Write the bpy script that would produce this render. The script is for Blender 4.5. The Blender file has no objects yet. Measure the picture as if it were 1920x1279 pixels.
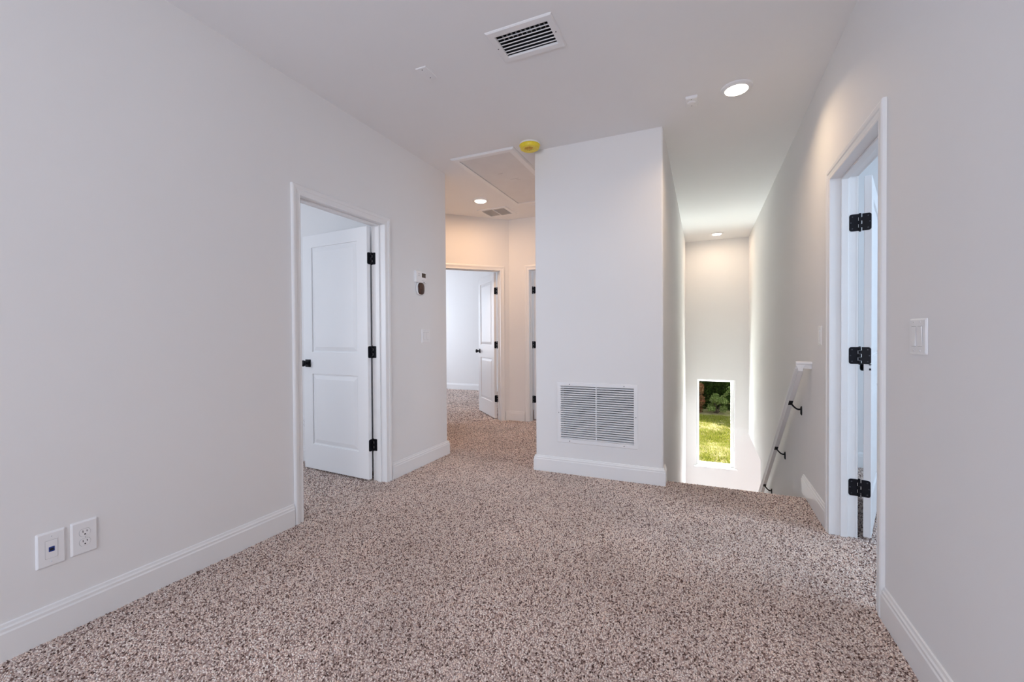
import bpy, bmesh, math, random
import numpy as np
from mathutils import Vector, Matrix

random.seed(7)
rng = np.random.default_rng(7)
SC = bpy.context.scene
COL = SC.collection

# ------------------------------------------------------------------ camera
H = 2.74
YAW, PITCH, ROLL, CH = 0.4178, -0.0116, 0.0060, 1.1556
cy_, sy_ = math.cos(YAW), math.sin(YAW)
cp_, sp_ = math.cos(PITCH), math.sin(PITCH)
cr_, sr_ = math.cos(ROLL), math.sin(ROLL)
r0 = Vector((cy_, sy_, 0)); f0 = Vector((-sy_, cy_, 0)); u0 = Vector((0, 0, 1))
fw = f0 * cp_ + u0 * sp_
up1 = u0 * cp_ - f0 * sp_
right = r0 * cr_ - up1 * sr_
up = r0 * sr_ + up1 * cr_
cam_d = bpy.data.cameras.new('camera')
cam_d.sensor_width = 36.0
cam_d.lens = 808.75 * 36.0 / 1920.0
cam_d.clip_start = 0.02
cam_d.clip_end = 400
cam = bpy.data.objects.new('camera', cam_d)
COL.objects.link(cam)
m = Matrix.Identity(4)
for i in range(3):
    m[i][0] = right[i]; m[i][1] = up[i]; m[i][2] = -fw[i]
m[0][3], m[1][3], m[2][3] = 0, 0, CH
cam.matrix_world = m
SC.camera = cam

# ------------------------------------------------------------------ view, world, sun, big lights
SC.view_settings.view_transform = 'Standard'
SC.view_settings.look = 'None'
SC.view_settings.gamma = 1.0
SC.view_settings.use_curve_mapping = False
SC.view_settings.exposure = 0.17
SC.cycles.max_bounces = 10
SC.cycles.diffuse_bounces = 6
SC.cycles.sample_clamp_indirect = 8.0
SC.cycles.use_denoising = True

world = bpy.data.worlds.new('sky')
SC.world = world
world.use_nodes = True
wn = world.node_tree
wn.nodes.clear()
wo = wn.nodes.new('ShaderNodeOutputWorld'); wb = wn.nodes.new('ShaderNodeBackground')
wb.inputs[0].default_value = (0.82, 0.91, 1.0, 1); wb.inputs[1].default_value = 2.2
wn.links.new(wb.outputs[0], wo.inputs[0])

def lamp(kind, name, loc, direction, energy, color, sx=1.0, sy=None, spread=None):
    l = bpy.data.lights.new(name, kind)
    l.energy = energy; l.color = color
    if kind == 'AREA':
        l.shape = 'RECTANGLE' if sy else 'DISK'
        l.size = sx
        if sy: l.size_y = sy
        if spread: l.spread = spread
    o = bpy.data.objects.new(name, l); COL.objects.link(o)
    o.location = loc
    o.rotation_euler = Vector(direction).to_track_quat('-Z', 'Y').to_euler()
    return o

COOL = (0.80, 0.88, 1.0)
sun = lamp('SUN', 'sun', (0, 20, 12), (0.12, -0.76, -0.64), 22.0, (1.0, 0.93, 0.80))
sun.data.angle = 0.01
# added area fills standing in for unseen windows behind the camera and in side rooms
lamp('AREA', 'fill_light_loft', (-0.55, -2.45, 1.5), (-0.02, 1, 0.04), 36, (0.965, 0.95, 1.0), 2.0, 1.7, 2.4)
lamp('AREA', 'fill_light_loft_side', (-2.25, -1.3, 1.2), (1, 0.75, -0.40), 24, (0.24, 0.58, 1.0), 1.3, 1.2)  # saturated blue fill, added to tint the right wall
lamp('AREA', 'fill_light_left_room', (-4.6, 0.2, 1.5), (0.25, 1, -0.05), 34, COOL, 1.6, 1.4)
lamp('AREA', 'fill_light_right_room', (3.4, 2.1, 1.75), (-1, 0.16, -0.22), 50, (0.62, 0.80, 1.0), 1.4, 1.3)
lamp('AREA', 'fill_light_far_room', (-6.3, 6.6, 1.5), (1, 0.1, -0.05), 52, COOL, 1.6, 1.5)
lamp('AREA', 'fill_light_end_room', (-0.6, 6.7, 1.6), (-1, 0, 0), 12, COOL, 1.0, 1.2)
lamp('AREA', 'fill_light_lower_floor', (3.2, 6.5, -2.1), (-1, 0.25, 0.30), 65, (0.90, 0.95, 1.0), 2.0, 1.0)  # added fill on the unseen lower floor, brightens the lower stairwell
lamp('AREA', 'fill_light_stair_above', (0.2, 9.4, 2.3), (0, -1, -0.95), 2100, (0.88, 0.94, 1.0), 2.4, 1.8)  # added lamp outside, above the window and out of view, brightens the stairwell
lamp('AREA', 'fill_light_stair_below', (0.2, 9.3, -2.75), (0, -1, 1.0), 900, (0.93, 0.98, 0.97), 2.6, 1.3)  # added lamp outside, below the window, aimed up to lift the stair ceiling

# ------------------------------------------------------------------ materials
def new_mat(name, color, rough=0.5, spec=0.5, metal=0.0):
    mt = bpy.data.materials.new(name); mt.use_nodes = True
    b = mt.node_tree.nodes['Principled BSDF']
    b.inputs['Base Color'].default_value = (*color, 1)
    b.inputs['Roughness'].default_value = rough
    b.inputs['Specular IOR Level'].default_value = spec
    b.inputs['Metallic'].default_value = metal
    return mt

def nd(mt, t, **kw):
    n = mt.node_tree.nodes.new(t)
    for k, v in kw.items():
        setattr(n, k, v)
    return n

def lk(mt, a, b):
    mt.node_tree.links.new(a, b)

def bsdf(mt):
    return mt.node_tree.nodes['Principled BSDF']

def noisy(mt, scale, lo, hi, bump=0.0, bscale=None, coord='Object', detail=3.0):
    """colour varied by noise between lo and hi, with fine bump"""
    tc = nd(mt, 'ShaderNodeTexCoord')
    n = nd(mt, 'ShaderNodeTexNoise'); n.inputs['Scale'].default_value = scale; n.inputs['Detail'].default_value = detail
    lk(mt, tc.outputs[coord], n.inputs['Vector'])
    r = nd(mt, 'ShaderNodeValToRGB')
    r.color_ramp.elements[0].position = 0.3; r.color_ramp.elements[0].color = (*lo, 1)
    r.color_ramp.elements[1].position = 0.7; r.color_ramp.elements[1].color = (*hi, 1)
    lk(mt, n.outputs['Fac'], r.inputs['Fac'])
    lk(mt, r.outputs['Color'], bsdf(mt).inputs['Base Color'])
    if bump:
        n2 = nd(mt, 'ShaderNodeTexNoise'); n2.inputs['Scale'].default_value = bscale; n2.inputs['Detail'].default_value = 2
        lk(mt, tc.outputs[coord], n2.inputs['Vector'])
        bp = nd(mt, 'ShaderNodeBump'); bp.inputs['Strength'].default_value = bump; bp.inputs['Distance'].default_value = 0.002
        lk(mt, n2.outputs['Fac'], bp.inputs['Height'])
        lk(mt, bp.outputs['Normal'], bsdf(mt).inputs['Normal'])
    return mt

M = {}
M['wall'] = noisy(new_mat('wall_paint', (0.80, 0.79, 0.78), 0.75, 0.25), 1.3, (0.80, 0.795, 0.795), (0.815, 0.81, 0.81), 0.06, 320)
M['ceil'] = noisy(new_mat('ceiling_paint', (0.84, 0.84, 0.84), 0.9, 0.1), 1.1, (0.835, 0.835, 0.84), (0.85, 0.85, 0.855), 0.08, 260)
M['trim'] = noisy(new_mat('trim_paint', (0.83, 0.83, 0.83), 0.35, 0.5), 2.0, (0.82, 0.82, 0.825), (0.84, 0.84, 0.84))
M['door'] = noisy(new_mat('door_paint', (0.86, 0.86, 0.87), 0.4, 0.45), 2.0, (0.85, 0.855, 0.865), (0.87, 0.87, 0.875), 0.03, 200)
M['plate'] = noisy(new_mat('white_plastic', (0.84, 0.84, 0.85), 0.3, 0.5), 6.0, (0.83, 0.83, 0.84), (0.85, 0.85, 0.86))
M['groove'] = noisy(new_mat('grey_seam', (0.3, 0.3, 0.31), 0.6), 6.0, (0.28, 0.28, 0.29), (0.32, 0.32, 0.33))
M['vent'] = noisy(new_mat('vent_enamel', (0.82, 0.82, 0.83), 0.35, 0.5), 6.0, (0.81, 0.81, 0.82), (0.83, 0.83, 0.84))
M['duct'] = noisy(new_mat('duct_dark', (0.03, 0.03, 0.035), 0.8, 0.2), 5.0, (0.02, 0.02, 0.025), (0.045, 0.045, 0.05))
M['black'] = noisy(new_mat('black_metal', (0.004, 0.004, 0.007), 0.45, 0.22), 40.0, (0.003, 0.003, 0.006), (0.006, 0.006, 0.010))
M['screw'] = noisy(new_mat('screw_metal', (0.06, 0.06, 0.08), 0.4, 0.4, 0.3), 60.0, (0.05, 0.05, 0.065), (0.08, 0.08, 0.10))
M['slot'] = noisy(new_mat('outlet_slot', (0.02, 0.02, 0.02), 0.7, 0.2), 30.0, (0.015, 0.015, 0.015), (0.03, 0.03, 0.03))
M['blue'] = noisy(new_mat('blue_jack', (0.01, 0.045, 0.27), 0.4), 60.0, (0.008, 0.035, 0.22), (0.012, 0.055, 0.32))
M['screen'] = noisy(new_mat('dark_display', (0.03, 0.018, 0.016), 0.15, 0.5), 30.0, (0.022, 0.013, 0.012), (0.04, 0.024, 0.02))
M['brown'] = noisy(new_mat('brown_gloss', (0.045, 0.014, 0.009), 0.2, 0.5), 25.0, (0.02, 0.008, 0.006), (0.07, 0.02, 0.012))
M['rail'] = noisy(new_mat('rail_paint', (0.82, 0.82, 0.82), 0.4, 0.45), 3.0, (0.80, 0.80, 0.805), (0.83, 0.83, 0.835))
M['backing'] = noisy(new_mat('grey_backing', (0.62, 0.61, 0.60), 0.7), 6.0, (0.60, 0.59, 0.58), (0.64, 0.63, 0.62))
M['mark'] = noisy(new_mat('grey_print', (0.2, 0.2, 0.2), 0.6), 30.0, (0.17, 0.17, 0.17), (0.23, 0.23, 0.23))
M['scuff'] = noisy(new_mat('scuffed_panel', (0.77, 0.75, 0.74), 0.8, 0.15), 5.0, (0.75, 0.73, 0.72), (0.785, 0.77, 0.76), 0.1, 60)

def emissive(name, color, strength):
    mt = new_mat(name, (0.9, 0.9, 0.88), 0.4)
    b = bsdf(mt)
    b.inputs['Emission Color'].default_value = (*color, 1)
    b.inputs['Emission Strength'].default_value = strength
    return mt
M['lens'] = emissive('lit_lens', (1.0, 0.86, 0.68), 9.0)

# glass
g = bpy.data.materials.new('window_glass'); g.use_nodes = True
gt = g.node_tree; gt.nodes.clear()
go = gt.nodes.new('ShaderNodeOutputMaterial'); gm = gt.nodes.new('ShaderNodeMixShader')
gtr = gt.nodes.new('ShaderNodeBsdfTransparent'); ggl = gt.nodes.new('ShaderNodeBsdfGlossy')
ggl.inputs['Roughness'].default_value = 0.02
gtr.inputs[0].default_value = (0.97, 0.99, 0.97, 1)
gm.inputs[0].default_value = 0.03
gt.links.new(gtr.outputs[0], gm.inputs[1]); gt.links.new(ggl.outputs[0], gm.inputs[2])
gt.links.new(gm.outputs[0], go.inputs[0])
M['glass'] = g

# carpet: base cloth under the pile, and the pile tufts
def carpet_base():
    mt = new_mat('carpet_backing', (0.2, 0.14, 0.12), 1.0, 0.0)
    tc = nd(mt, 'ShaderNodeTexCoord')
    v = nd(mt, 'ShaderNodeTexVoronoi'); v.inputs['Scale'].default_value = 120
    n = nd(mt, 'ShaderNodeTexNoise'); n.inputs['Scale'].default_value = 150; n.inputs['Detail'].default_value = 2
    lk(mt, tc.outputs['Object'], v.inputs['Vector']); lk(mt, tc.outputs['Object'], n.inputs['Vector'])
    mx = nd(mt, 'ShaderNodeMath', operation='ADD'); lk(mt, v.outputs['Color'], mx.inputs[0]); lk(mt, n.outputs['Fac'], mx.inputs[1])
    r = nd(mt, 'ShaderNodeValToRGB')
    r.color_ramp.elements[0].position = 0.35; r.color_ramp.elements[0].color = (0.26, 0.175, 0.155, 1)
    r.color_ramp.elements[1].position = 1.0; r.color_ramp.elements[1].color = (0.80, 0.65, 0.60, 1)
    mm = nd(mt, 'ShaderNodeMath', operation='MULTIPLY'); mm.inputs[1].default_value = 0.62
    lk(mt, mx.outputs[0], mm.inputs[0]); lk(mt, mm.outputs[0], r.inputs['Fac'])
    lk(mt, r.outputs['Color'], bsdf(mt).inputs['Base Color'])
    return mt
M['carpet'] = carpet_base()

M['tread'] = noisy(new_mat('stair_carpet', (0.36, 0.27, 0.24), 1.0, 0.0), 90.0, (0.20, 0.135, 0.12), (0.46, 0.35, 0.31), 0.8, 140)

def pile_mat():
    mt = new_mat('carpet_yarn', (0.4, 0.3, 0.27), 1.0, 0.0)
    ge = nd(mt, 'ShaderNodeNewGeometry')
    tc = nd(mt, 'ShaderNodeTexCoord')
    r = nd(mt, 'ShaderNodeValToRGB')
    e = r.color_ramp.elements
    e[0].position = 0.0; e[0].color = (0.07, 0.04, 0.032, 1)
    e[1].position = 1.0; e[1].color = (1.0, 0.90, 0.84, 1)
    for p, c in ((0.17, (0.26, 0.165, 0.14)), (0.31, (0.87, 0.68, 0.59)), (0.60, (1.0, 0.86, 0.775))):
        k = e.new(p); k.color = (*c, 1)
    lk(mt, ge.outputs['Random Per Island'], r.inputs['Fac'])
    # broad swaths where the pile has been brushed and cleaned
    n = nd(mt, 'ShaderNodeTexNoise'); n.inputs['Scale'].default_value = 1.6; n.inputs['Detail'].default_value = 3
    lk(mt, tc.outputs['Object'], n.inputs['Vector'])
    mr = nd(mt, 'ShaderNodeMapRange'); mr.inputs[1].default_value = 0.3; mr.inputs[2].default_value = 0.7
    mr.inputs[3].default_value = 0.86; mr.inputs[4].default_value = 1.12
    lk(mt, n.outputs['Fac'], mr.inputs[0])
    mx = nd(mt, 'ShaderNodeVectorMath', operation='SCALE')
    lk(mt, r.outputs['Color'], mx.inputs[0]); lk(mt, mr.outputs[0], mx.inputs['Scale'])
    lk(mt, mx.outputs[0], bsdf(mt).inputs['Base Color'])
    return mt
M['pile'] = pile_mat()

def leafy(name, cols, trans=0.35):
    mt = bpy.data.materials.new(name); mt.use_nodes = True
    t = mt.node_tree; t.nodes.clear()
    out = t.nodes.new('ShaderNodeOutputMaterial'); mix = t.nodes.new('ShaderNodeMixShader')
    dif = t.nodes.new('ShaderNodeBsdfDiffuse'); tra = t.nodes.new('ShaderNodeBsdfTranslucent')
    ge = t.nodes.new('ShaderNodeNewGeometry'); r = t.nodes.new('ShaderNodeValToRGB')
    e = r.color_ramp.elements
    e[0].color = (*cols[0], 1); e[1].color = (*cols[-1], 1)
    for i, c in enumerate(cols[1:-1]):
        k = e.new((i + 1) / (len(cols) - 1)); k.color = (*c, 1)
    t.links.new(ge.outputs['Random Per Island'], r.inputs['Fac'])
    t.links.new(r.outputs[0], dif.inputs[0]); t.links.new(r.outputs[0], tra.inputs[0])
    mix.inputs[0].default_value = trans
    t.links.new(dif.outputs[0], mix.inputs[1]); t.links.new(tra.outputs[0], mix.inputs[2])
    t.links.new(mix.outputs[0], out.inputs[0])
    return mt
M['grass'] = leafy('grass_blades', [(0.05, 0.07, 0.008), (0.155, 0.18, 0.018), (0.225, 0.225, 0.035), (0.27, 0.235, 0.085)], 0.4)
M['soil'] = noisy(new_mat('lawn_soil', (0.3, 0.25, 0.15), 1.0, 0.0), 2.2, (0.13, 0.13, 0.03), (0.27, 0.22, 0.13), 0.5, 30)
M['dark_leaf'] = leafy('dark_green_leaves', [(0.006, 0.013, 0.003), (0.016, 0.034, 0.006), (0.034, 0.058, 0.01)])
M['light_leaf'] = leafy('light_green_leaves', [(0.06, 0.095, 0.02), (0.14, 0.185, 0.05), (0.26, 0.30, 0.12)], 0.5)
M['red_leaf'] = leafy('russet_leaves', [(0.10, 0.035, 0.02), (0.20, 0.075, 0.04), (0.09, 0.08, 0.03), (0.28, 0.14, 0.085)])
M['bark'] = noisy(new_mat('bark', (0.10, 0.075, 0.05), 0.95, 0.1), 12.0, (0.03, 0.022, 0.015), (0.06, 0.045, 0.032), 0.6, 40)

# ------------------------------------------------------------------ object helpers
class MB:
    """collects polygons in world coordinates, links them as ONE mesh object"""
    def __init__(s):
        s.v = []; s.f = []
    def add(s, vs, fs):
        o = len(s.v); s.v += [tuple(p) for p in vs]; s.f += [tuple(i + o for i in f) for f in fs]
        return s
    def box(s, x0, x1, y0, y1, z0, z1, fn=None):
        vs = [(x, y, z) for z in (z0, z1) for y in (y0, y1) for x in (x0, x1)]
        if fn: vs = [fn(*p) for p in vs]
        return s.add(vs, [(0, 2, 3, 1), (4, 5, 7, 6), (0, 1, 5, 4), (2, 6, 7, 3), (0, 4, 6, 2), (1, 3, 7, 5)])
    def loft(s, rings, cap=True, closed=True):
        n = len(rings[0]); vs = [p for r in rings for p in r]; fs = []
        for k in range(len(rings) - 1):
            for i in range(n if closed else n - 1):
                j = (i + 1) % n
                fs.append((k * n + i, k * n + j, (k + 1) * n + j, (k + 1) * n + i))
        if cap:
            fs.append(tuple(range(n - 1, -1, -1))); fs.append(tuple(range((len(rings) - 1) * n, len(rings) * n)))
        return s.add(vs, fs)
    def build(s, name, mat, parent=None, bevel=0.0, smooth=False, seg=2):
        me = bpy.data.meshes.new(name)
        off = Vector(parent_loc(parent)) if parent else Vector((0, 0, 0))
        me.from_pydata([Vector(p) - off for p in s.v], [], s.f)
        bm = bmesh.new(); bm.from_mesh(me)
        bmesh.ops.recalc_face_normals(bm, faces=bm.faces)
        bm.to_mesh(me); bm.free()
        me.materials.append(mat)
        if smooth:
            me.polygons.foreach_set('use_smooth', [True] * len(me.polygons))
        o = bpy.data.objects.new(name, me); COL.objects.link(o)
        if parent: o.parent = parent
        if bevel:
            b = o.modifiers.new('edge', 'BEVEL'); b.width = bevel; b.segments = seg; b.limit_method = 'ANGLE'; b.angle_limit = math.radians(35)
        return o

def parent_loc(p):
    v = Vector((0, 0, 0))
    while p:
        v += p.location; p = p.parent
    return v

def tag(o, label=None, cat=None, group=None, kind=None):
    if label: o['label'] = label
    if cat: o['category'] = cat
    if group: o['group'] = group
    if kind: o['kind'] = kind
    return o

def empty(name, loc, label=None, cat=None, group=None, kind=None):
    o = bpy.data.objects.new(name, None); COL.objects.link(o)
    o.location = loc; o.empty_display_size = 0.05
    return tag(o, label, cat, group, kind)

def circle(c, r, ax, n=24, ry=None):
    """ring of n points about c; ax = (u, v) unit vectors"""
    u, v = Vector(ax[0]), Vector(ax[1]); c = Vector(c); ry = ry or r
    return [c + u * (r * math.cos(2 * math.pi * i / n)) + v * (ry * math.sin(2 * math.pi * i / n)) for i in range(n)]

def rrect(w, h, r, n=5):
    """rounded rectangle outline centred on 0,0 (2D)"""
    pts = []
    for cx, cy, a0 in ((w / 2 - r, h / 2 - r, 0), (-w / 2 + r, h / 2 - r, 90), (-w / 2 + r, -h / 2 + r, 180), (w / 2 - r, -h / 2 + r, 270)):
        for i in range(n):
            a = math.radians(a0 + 90 * i / (n - 1)); pts.append((cx + r * math.cos(a), cy + r * math.sin(a)))
    return pts

def lathe(mb, prof, fn, n=28):
    """prof: (radius, height) list, fn(x, y, h) to world"""
    rings = [[fn(r * math.cos(2 * math.pi * i / n), r * math.sin(2 * math.pi * i / n), h) for i in range(n)] for r, h in prof]
    return mb.loft(rings)

def prism(mb, foot, z0, z1):
    return mb.loft([[(x, y, z0) for x, y in foot], [(x, y, z1) for x, y in foot]])

def cut(o, boxes):
    """boolean holes into a wall; each box is (corners fn-mapped vertex list) or six extents"""
    for b in boxes:
        mb = MB()
        if callable(b[-1]): mb.box(*b[:6], fn=b[-1])
        else: mb.box(*b)
        c = mb.build('cutter', M['duct'])
        md = o.modifiers.new('hole', 'BOOLEAN'); md.operation = 'DIFFERENCE'; md.solver = 'EXACT'; md.object = c
        dg = bpy.context.evaluated_depsgraph_get(); dg.update()
        me = bpy.data.meshes.new_from_object(o.evaluated_get(dg))
        o.modifiers.clear(); old = o.data; o.data = me; bpy.data.meshes.remove(old)
        cm = c.data; bpy.data.objects.remove(c); bpy.data.meshes.remove(cm)
    return o

def corner(p, d1, d2, r=0.014, n=5):
    """rounded convex corner at p: comes in along d1, leaves along d2 (unit 2D)"""
    p = Vector(p); d1 = Vector(d1); d2 = Vector(d2)
    c = p - d1 * r + d2 * r
    out = []
    for i in range(n):
        a = math.pi / 2 * i / (n - 1)
        out.append(tuple(c + d1 * (r * math.sin(a)) - d2 * (r * math.cos(a))))
    return out

# ------------------------------------------------------------------ the room shell
XL, XR = -2.3018, 0.6702
YC, XA, XB = 3.478, -1.3239, -0.2812      # the wall block with the return grille
YS, YH = 7.969, 3.610                      # stair end wall, end of the left wall
YE = 3.60                                  # top stair edge
T = 0.115
S2 = 2 ** 0.5 / 2
DH = 2.045                                 # door opening height

def wall(name, foot, label, z0=0.0, z1=H, holes=(), mat='wall', smooth=False):
    o = prism(MB(), foot, z0, z1).build(name, M[mat])
    if holes: cut(o, holes)
    return tag(o, label, 'wall', kind='structure')

def rect(x0, x1, y0, y1):
    return [(x0, y0), (x1, y0), (x1, y1), (x0, y1)]

# floor slab (carpet backing) with the stairwell left open
fl = prism(MB(), [(-7, -2.7), (4.2, -2.7), (4.2, 8.3), (XR + 0.03, 8.3), (XR + 0.03, YE), (XB - 0.03, YE), (XB - 0.03, 8.3), (-7, 8.3)], -0.44, 0.0).build('floor', M['carpet'])
tag(fl, 'speckled brown and beige cut pile carpet floor', 'floor', kind='structure')

ce = prism(MB(), rect(-7, 4.2, -2.7, 8.3), H, H + 0.2).build('ceiling', M['ceil'])
tag(ce, 'flat white painted ceiling', 'ceiling', kind='structure')
VX0, VX1, VY0, VY1 = -1.008, -0.716, 2.066, 2.246
cut(ce, [(VX0, VX1, VY0, VY1, H - 0.1, H + 0.12)])

# left wall with doorway (opening 1.93..2.71), rounded end where the hall begins
LO0, LO1 = 1.925, 2.712
foot = [(XL - T, -2.7), (XL, -2.7)] + corner((XL, YH), (0, 1), (-1, 0)) + [(-3.4, YH), (-3.4, YH - T), (XL - T, YH - T)]
wall('wall_left', foot, 'white wall on the left with an open doorway',
     holes=[(XL - T - 0.1, XL + 0.1, LO0, LO1, -0.05, DH)])
# right wall with doorway, runs on along the staircase
RO0, RO1 = 2.25, 3.01
wall('wall_right', [(XR, -2.7), (XR + T, -2.7), (XR + T, YS + 0.14), (XR, YS + 0.14)], 'white wall on the right running on beside the staircase', z0=-0.46,
     holes=[(XR - 0.1, XR + T + 0.1, RO0, RO1, -0.05, DH)])
wall('wall_stair_lower', rect(XR, XR + T, YE - 0.3, 6.35), 'white wall below the handrail beside the stairs', z0=-2.7, z1=-0.46)
# wall block with the return grille: U-shaped footprint, rounded front corners
foot = [(XA, 5.5)] + [(XA, YC + 0.014)] + corner((XA, YC), (0, -1), (1, 0))[1:] + corner((XB, YC), (1, 0), (0, 1)) + \
       [(XB, YS + 0.14), (XB - 0.1, YS + 0.14), (XB - 0.1, YC + 0.1), (XA + 0.1, YC + 0.1), (XA + 0.1, 5.5)]
GX0, GX1, GZ0, GZ1 = -1.097, -0.500, 0.292, 0.735
wall('wall_center', foot, 'white wall block with a return air grille in its face', z0=-2.7,
     holes=[(GX0, GX1, YC - 0.1, YC + 0.2, GZ0, GZ1)])
# stair end wall with the narrow window
WX0, WX1, WZ0, WZ1 = -0.108, 0.467, -1.065, 0.402
wall('wall_stair_end', rect(XB, 3.6, YS, YS + 0.14), 'white end wall of the stairwell with a tall narrow window', z0=-2.7,
     holes=[(WX0, WX1, YS - 0.1, YS + 0.3, WZ0, WZ1)])
# hall: angled wall with a door, then a short square wall with another door
P0 = Vector((-2.43, 5.385)); DV = Vector((-S2, -S2)); NV = Vector((-S2, S2))
HO0, HO1 = 0.125, 0.890
def aw(t, n, z):
    p = P0 + DV * t + NV * n
    return (p.x, p.y, z)
e0 = P0 + DV * 1.20; e1 = P0 + DV * 1.20 + NV * T; e2 = P0 + NV * T - DV * 0.05
wall('wall_hall_angled', [tuple(P0), tuple(e0), tuple(e1), tuple(e2)], 'warm lit angled wall at the end of the hall with an open door',
     holes=[(HO0, HO1, -0.1, T + 0.15, -0.05, DH, aw)])
wall('wall_hall_side', [tuple(e0), (e0.x, YH), (e0.x - T, YH), (e0.x - T, e0.y)], 'white side wall of the hall')
EO0, EO1 = -2.140, -1.39
wall('wall_hall_end', rect(P0.x - 0.02, XA + 0.1, P0.y, P0.y + T), 'warm lit square end wall of the hall with a door at its edge',
     holes=[(EO0, EO1, P0.y - 0.1, P0.y + T + 0.1, -0.05, DH)])
# rooms beyond the doors
wall('wall_left_room_back', rect(-6.2, XL - T, 2.894, 3.0), 'pale wall of the room behind the left door')
wall('wall_left_room_side', rect(-6.3, -6.2, -0.9, 3.0), 'pale side wall of the left room')
wall('wall_left_room_near', rect(-6.2, XL - T, -1.0, -0.9), 'pale near wall of the left room')
wall('wall_far_room_back', rect(-6.9, -2.4, 8.10, 8.2), 'pale blue lit back wall of the room past the hall')
wall('wall_far_room_side', rect(-7.0, -6.9, 3.4, 8.2), 'pale side wall of the room past the hall')
wall('wall_far_room_right', rect(-2.53, -2.43, P0.y + 0.12, 8.2), 'pale wall behind the open hall door')
wall('wall_far_room_near', rect(-6.9, e0.x - T, YH - 0.1, YH), 'pale near wall of the room past the hall')
wall('wall_end_room_back', rect(-2.43, XB - 0.1, 7.3, 7.4), 'pale wall of the room at the hall end')
wall('wall_right_room_back', rect(XR + T, 3.8, 4.62, 4.72), 'pale blue back wall of the room behind the right door')
wall('wall_right_room_side', rect(3.7, 3.8, 0.4, 4.72), 'pale side wall of the right room')
wall('wall_right_room_near', rect(XR + T, 3.8, 0.3, 0.4), 'pale near wall of the right room')
wall('wall_behind', rect(XL - T, XR + T, -2.7, -2.6), 'white wall behind the viewpoint')
# lower floor around the staircase
wall('wall_lower_side', rect(3.6, 3.7, 3.0, YS + 0.14), 'white wall of the lower floor', z0=-2.7, z1=-0.44)
wall('wall_lower_near', rect(XB, 3.7, 3.0, 3.1), 'white wall under the landing', z0=-2.7, z1=-0.44)
lf = prism(MB(), rect(XB - 0.1, 3.7, 3.0, YS + 0.14), -2.8, -2.7).build('floor_lower', M['carpet'])
tag(lf, 'carpeted floor at the foot of the stairs', 'floor', kind='structure')

# ------------------------------------------------------------------ baseboards
BB = [(0, 0), (0.016, 0), (0.016, 0.100), (0.0125, 0.106), (0.0125, 0.116), (0.008, 0.121), (0.006, 0.131), (0, 0.133)]
def baseboard(name, path, label, side=1):
    """path of 2D wall-face points; profile stands out to the left (side=1) or right of travel"""
    P = [Vector(p) for p in path]; rings = []
    for i, p in enumerate(P):
        ds = []
        if i > 0: ds.append((p - P[i - 1]).normalized())
        if i < len(P) - 1: ds.append((P[i + 1] - p).normalized())
        ns = [Vector((-q.y, q.x)) * side for q in ds]
        if len(ns) == 2:
            b = (ns[0] + ns[1]); b = b / b.length_squared * 2
        else: b = ns[0]
        rings.append([(p.x + b.x * t, p.y + b.y * t, z) for t, z in BB])
    o = MB().loft(rings).build(name, M['trim'])
    return tag(o, label, 'baseboard', kind='structure')

CW = 0.062
baseboard('baseboard_left', [(XL, -2.6), (XL, LO0 - CW)], 'white baseboard along the left wall under the outlets', -1)
baseboard('baseboard_hall_corner', [(XL, LO1 + CW), (XL, YH), (-3.2, YH)], 'white baseboard between the left doorway and the hall corner', -1)
baseboard('baseboard_center', [(XA, P0.y - 0.02), (XA, YC), (XB, YC), (XB, YE + 0.0)], 'white baseboard wrapping the wall under the return grille', -1)
baseboard('baseboard_right', [(XR, -2.6), (XR, RO0 - CW)], 'white baseboard on the right wall beside the doorway', 1)
baseboard('baseboard_stair', [(XR, RO1 + CW), (XR, 3.735)], 'short white baseboard ending at the top stair', 1)
a = P0 + DV * (HO0 - CW)
baseboard('baseboard_hall_end', [tuple(a), tuple(P0), (EO0 - CW, P0.y)], 'short white baseboard between the two hall doors', -1)
a = P0 + DV * 1.2; b = P0 + DV * (HO1 + CW)
baseboard('baseboard_left_room', [(XL - T, 2.894), (-6.2, 2.894)], 'white baseboard in the room behind the left door', 1)
baseboard('baseboard_far_room', [(-2.53, 8.10), (-6.9, 8.10)], 'white baseboard on the far wall past the hall', 1)
baseboard('baseboard_right_room', [(3.7, 4.62), (XR + T, 4.62)], 'white baseboard in the room behind the right door', 1)
baseboard('baseboard_end_room', [(-0.4, 7.3), (-2.43, 7.3)], 'white baseboard in the room at the hall end', 1)

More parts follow.
